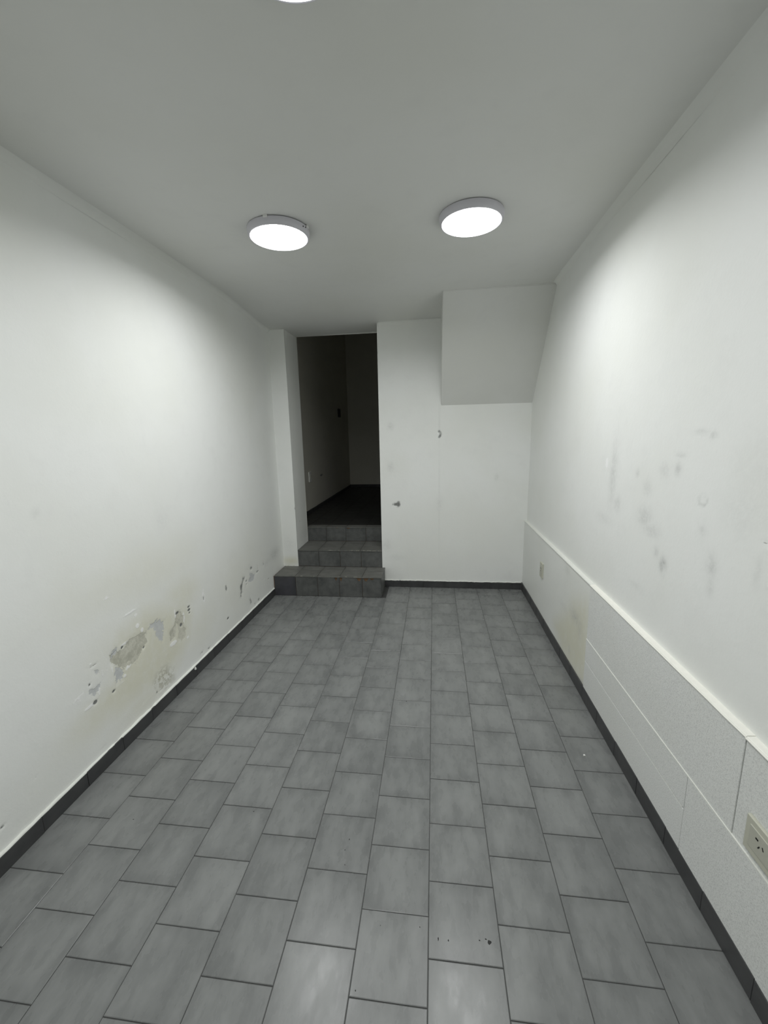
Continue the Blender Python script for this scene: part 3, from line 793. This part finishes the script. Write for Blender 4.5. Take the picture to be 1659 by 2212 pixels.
# ------------------------------------------------------------------ dark back room beyond the doorway
BX0, BX1, BY1, BZ = -1.497, 1.2, 7.30, 3.20
us = steps([(YD-0.03, BY1+0.02, 0.03)]); vs = steps([(0.4, 2.0, 0.03), (2.0, 3.4, 0.2)])
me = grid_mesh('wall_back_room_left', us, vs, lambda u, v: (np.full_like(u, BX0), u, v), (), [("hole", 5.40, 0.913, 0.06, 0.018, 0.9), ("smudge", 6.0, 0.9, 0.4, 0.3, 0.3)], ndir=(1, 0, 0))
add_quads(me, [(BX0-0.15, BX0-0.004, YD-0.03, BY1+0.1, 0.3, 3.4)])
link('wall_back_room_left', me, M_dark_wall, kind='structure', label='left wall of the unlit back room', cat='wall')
bm = bmesh.new(); box_bm(bm, BX0-0.1, BX1+0.1, BY1, BY1+0.12, 0.3, 3.4)
bmesh_obj('wall_back_room_end', bm, M_dark_wall, kind='structure', label='end wall of the unlit back room', cat='wall')
bm = bmesh.new(); box_bm(bm, BX1, BX1+0.12, YD, BY1+0.1, 0.3, 3.4)
bmesh_obj('wall_back_room_right', bm, M_dark_wall, kind='structure', label='right wall of the unlit back room', cat='wall')
bm = bmesh.new(); box_bm(bm, DX1+0.0, BX1+0.1, YD, YD+0.06, 0.3, 3.4); box_bm(bm, BX0-0.1, DX0, YD, YD+0.004, 0.3, 3.4)
bmesh_obj('wall_back_room_front', bm, M_dark_wall, kind='structure', label='front wall of the unlit back room', cat='wall')
bm = bmesh.new(); box_bm(bm, BX0-0.1, BX1+0.1, YD-0.05, BY1+0.1, BZ, BZ+0.12)
bmesh_obj('ceiling_back_room', bm, M_dark_wall, kind='structure', label='ceiling of the unlit back room', cat='ceiling')
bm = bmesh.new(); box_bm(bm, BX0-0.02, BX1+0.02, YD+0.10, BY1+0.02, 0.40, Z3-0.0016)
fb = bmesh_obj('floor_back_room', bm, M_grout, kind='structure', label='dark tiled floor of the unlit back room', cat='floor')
for c_ in range(13):
    x0 = BX0+0.19+(c_-1)*TX; x1 = x0+TX; x0 = max(x0, BX0); x1 = min(x1, BX1)
    if x0 > 0.35: break
    y = YD+0.10-(0.5*T if c_ % 2 else 0)
    while y < BY1-0.01:
        y0, y1 = max(y, YD+0.10), min(y+T, BY1); y += T
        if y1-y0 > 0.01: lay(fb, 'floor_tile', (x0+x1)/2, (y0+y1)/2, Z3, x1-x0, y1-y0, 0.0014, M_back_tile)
bb2 = baseboard('baseboard_back_room', 'y', YD+0.1, BY1, BX0+0.008, 1, 0.05, 'dark baseboard of the unlit back room', 4.3, seed=17)
for o in [bb2]: o.location.z = Z3
bm = bmesh.new(); box_bm(bm, BX0, BX1, BY1-0.009, BY1, Z3, Z3+0.05)
bmesh_obj('baseboard_back_room_end', bm, M_base, kind='structure', label='dark baseboard below the end wall of the back room', cat='baseboard')

# ------------------------------------------------------------------ ceiling lamps
def ceiling_lamp(x, y, label, clip=False, R=0.148, drop=0.037):
    z = float(ceil_z(x, y))
    root = empty('ceiling_lamp', (x, y, z), label, 'ceiling lamp')
    bm = bmesh.new(); lathe_bm(bm, [(0, 0.004), (R-0.007, 0.004), (R-0.007, -0.004), (0, -0.004)], 72)
    bmesh_obj('gap_shadow_disc', bm, M_gap_shadow, root)  # dark disc paints the shadow line between housing and ceiling
    bm = bmesh.new()
    lathe_bm(bm, [(0, -0.0035), (R-0.001, -0.0035), (R, -0.006), (R-0.0015, -0.022), (R-0.005, -drop+0.003), (R-0.009, -drop), (R-0.0125, -drop+0.0008), (R-0.0125, -drop+0.004), (0, -drop+0.004)], 96)
    bmesh_obj('housing', bm, M_led_ring, root, smooth=False)
    for f in root.children[-1].data.polygons: f.use_smooth = abs(f.normal.z) < 0.9
    bm = bmesh.new()
    rr = R-0.0128
    lathe_bm(bm, [(rr, -drop+0.003), (rr, -drop), (rr*0.7, -drop-0.0012), (rr*0.35, -drop-0.0018), (0, -drop-0.002)], 72)
    bmesh_obj('diffuser', bm, M_led, root, smooth=True)
    li = bpy.data.lights.new('led_board', 'AREA'); li.shape = 'DISK'; li.size = 2*rr-0.004; li.energy = POWER; li.spread = math.radians(SPREAD); li.color = LAMP_COL
    lo = bpy.data.objects.new('led_board', li); C.objects.link(lo); lo.parent = root; lo.location = (0, 0, -drop-0.0026)
    if clip:
        for ang, dz in ((-0.23, -0.013), (-0.36, -0.016)):
            bm = bmesh.new(); bmesh.ops.create_uvsphere(bm, u_segments=10, v_segments=6, radius=0.0032)
            o = bmesh_obj('screw', bm, M_screw, root); o.location = ((R-0.001)*math.cos(ang), (R-0.001)*math.sin(ang), dz)
        for ang in (-1.62, -0.13, 2.4):
            bm = bmesh.new(); box_bm(bm, -0.010, 0.010, -0.006, 0.002, -0.009, 0.001, 0.0012)
            o = bmesh_obj('clip', bm, M_white_plastic, root, label='small white fixing clip at the rim'); o.location = ((R-0.001)*math.cos(ang), (R-0.001)*math.sin(ang), -0.0015); o.rotation_euler = (0, 0, ang+math.pi/2)
    return root
ceiling_lamp(-0.745, 2.140, 'round white LED ceiling lamp with screws in its rim, nearer the left wall', clip=True)
ceiling_lamp(0.172, 2.165, 'round white LED ceiling lamp nearer the stair soffit and right wall')
ceiling_lamp(-0.285, 0.948, 'round LED ceiling lamp cut off by the top edge of the picture')
ceiling_lamp(-0.29, -0.75, 'round LED ceiling lamp behind the viewer, out of the picture')

# ------------------------------------------------------------------ power outlets
def outlet(yc, zc, wy, wz, label, slots, xf):
    root = empty('power_outlet', (xf, yc, zc), label, 'power outlet')
    t = 0.0095
    bm = bmesh.new(); box_bm(bm, -t, 0.0, -wy/2, wy/2, -wz/2, wz/2, 0.0022)
    bmesh_obj('cover_plate', bm, M_plastic, root)
    bm = bmesh.new(); box_bm(bm, -t-0.0022, -0.002, -wy*0.36, wy*0.36, -wz*0.30, wz*0.33, 0.0012)
    mod = bmesh_obj('socket_module', bm, M_plastic2, root)
    for (dy, dz, hy, hz, rot) in slots:
        bm = bmesh.new(); box_bm(bm, -0.0006, 0.0006, -hy, hy, -hz, hz)
        o = bmesh_obj('slot', bm, M_black, mod); o.location = (-t-0.0023, dy, dz); o.rotation_euler = (rot, 0, 0)
    return root
outlet(0.938, 0.421, 0.112, 0.096, 'cream plastic power outlet with three slots low on the near right wall', [(0.014, 0.013, 0.0042, 0.0022, 0), (0.006, -0.002, 0.0013, 0.0045, 0.5), (-0.006, 0.005, 0.0013, 0.0045, -0.5)], XR+0.0012)
outlet(3.075, 0.410, 0.075, 0.112, 'yellowed power outlet low on the far right wall near the back corner', [(0.008, 0.014, 0.0015, 0.005, 0.5), (-0.008, 0.014, 0.0015, 0.005, -0.5), (0, -0.004, 0.0015, 0.005, 0)], XR+0.003)
# switch plate and a dark wall box on the left wall of the back room
root = empty('switch_plate', (BX0, 4.86, 0.945), 'pale switch plate just inside the dark doorway, low on its left wall', 'switch')
bm = bmesh.new(); box_bm(bm, 0, 0.012, -0.042, 0.042, -0.062, 0.062, 0.003); bmesh_obj('cover_plate', bm, M_white_plastic, root)
bm = bmesh.new(); box_bm(bm, 0.01, 0.017, -0.014, 0.014, -0.026, 0.026, 0.002); bmesh_obj('rocker', bm, M_plastic, root)
root = empty('wall_box', (BX0, 6.58, 1.775), 'small dark upright box high on the left wall of the back room', 'wall box')
bm = bmesh.new(); box_bm(bm, 0, 0.02, -0.06, 0.06, -0.065, 0.065, 0.003); bmesh_obj('casing', bm, M_screw, root)
bm = bmesh.new(); box_bm(bm, 0.018, 0.023, -0.045, 0.045, -0.05, 0.05, 0.002); bmesh_obj('lid', bm, M_screw, root)
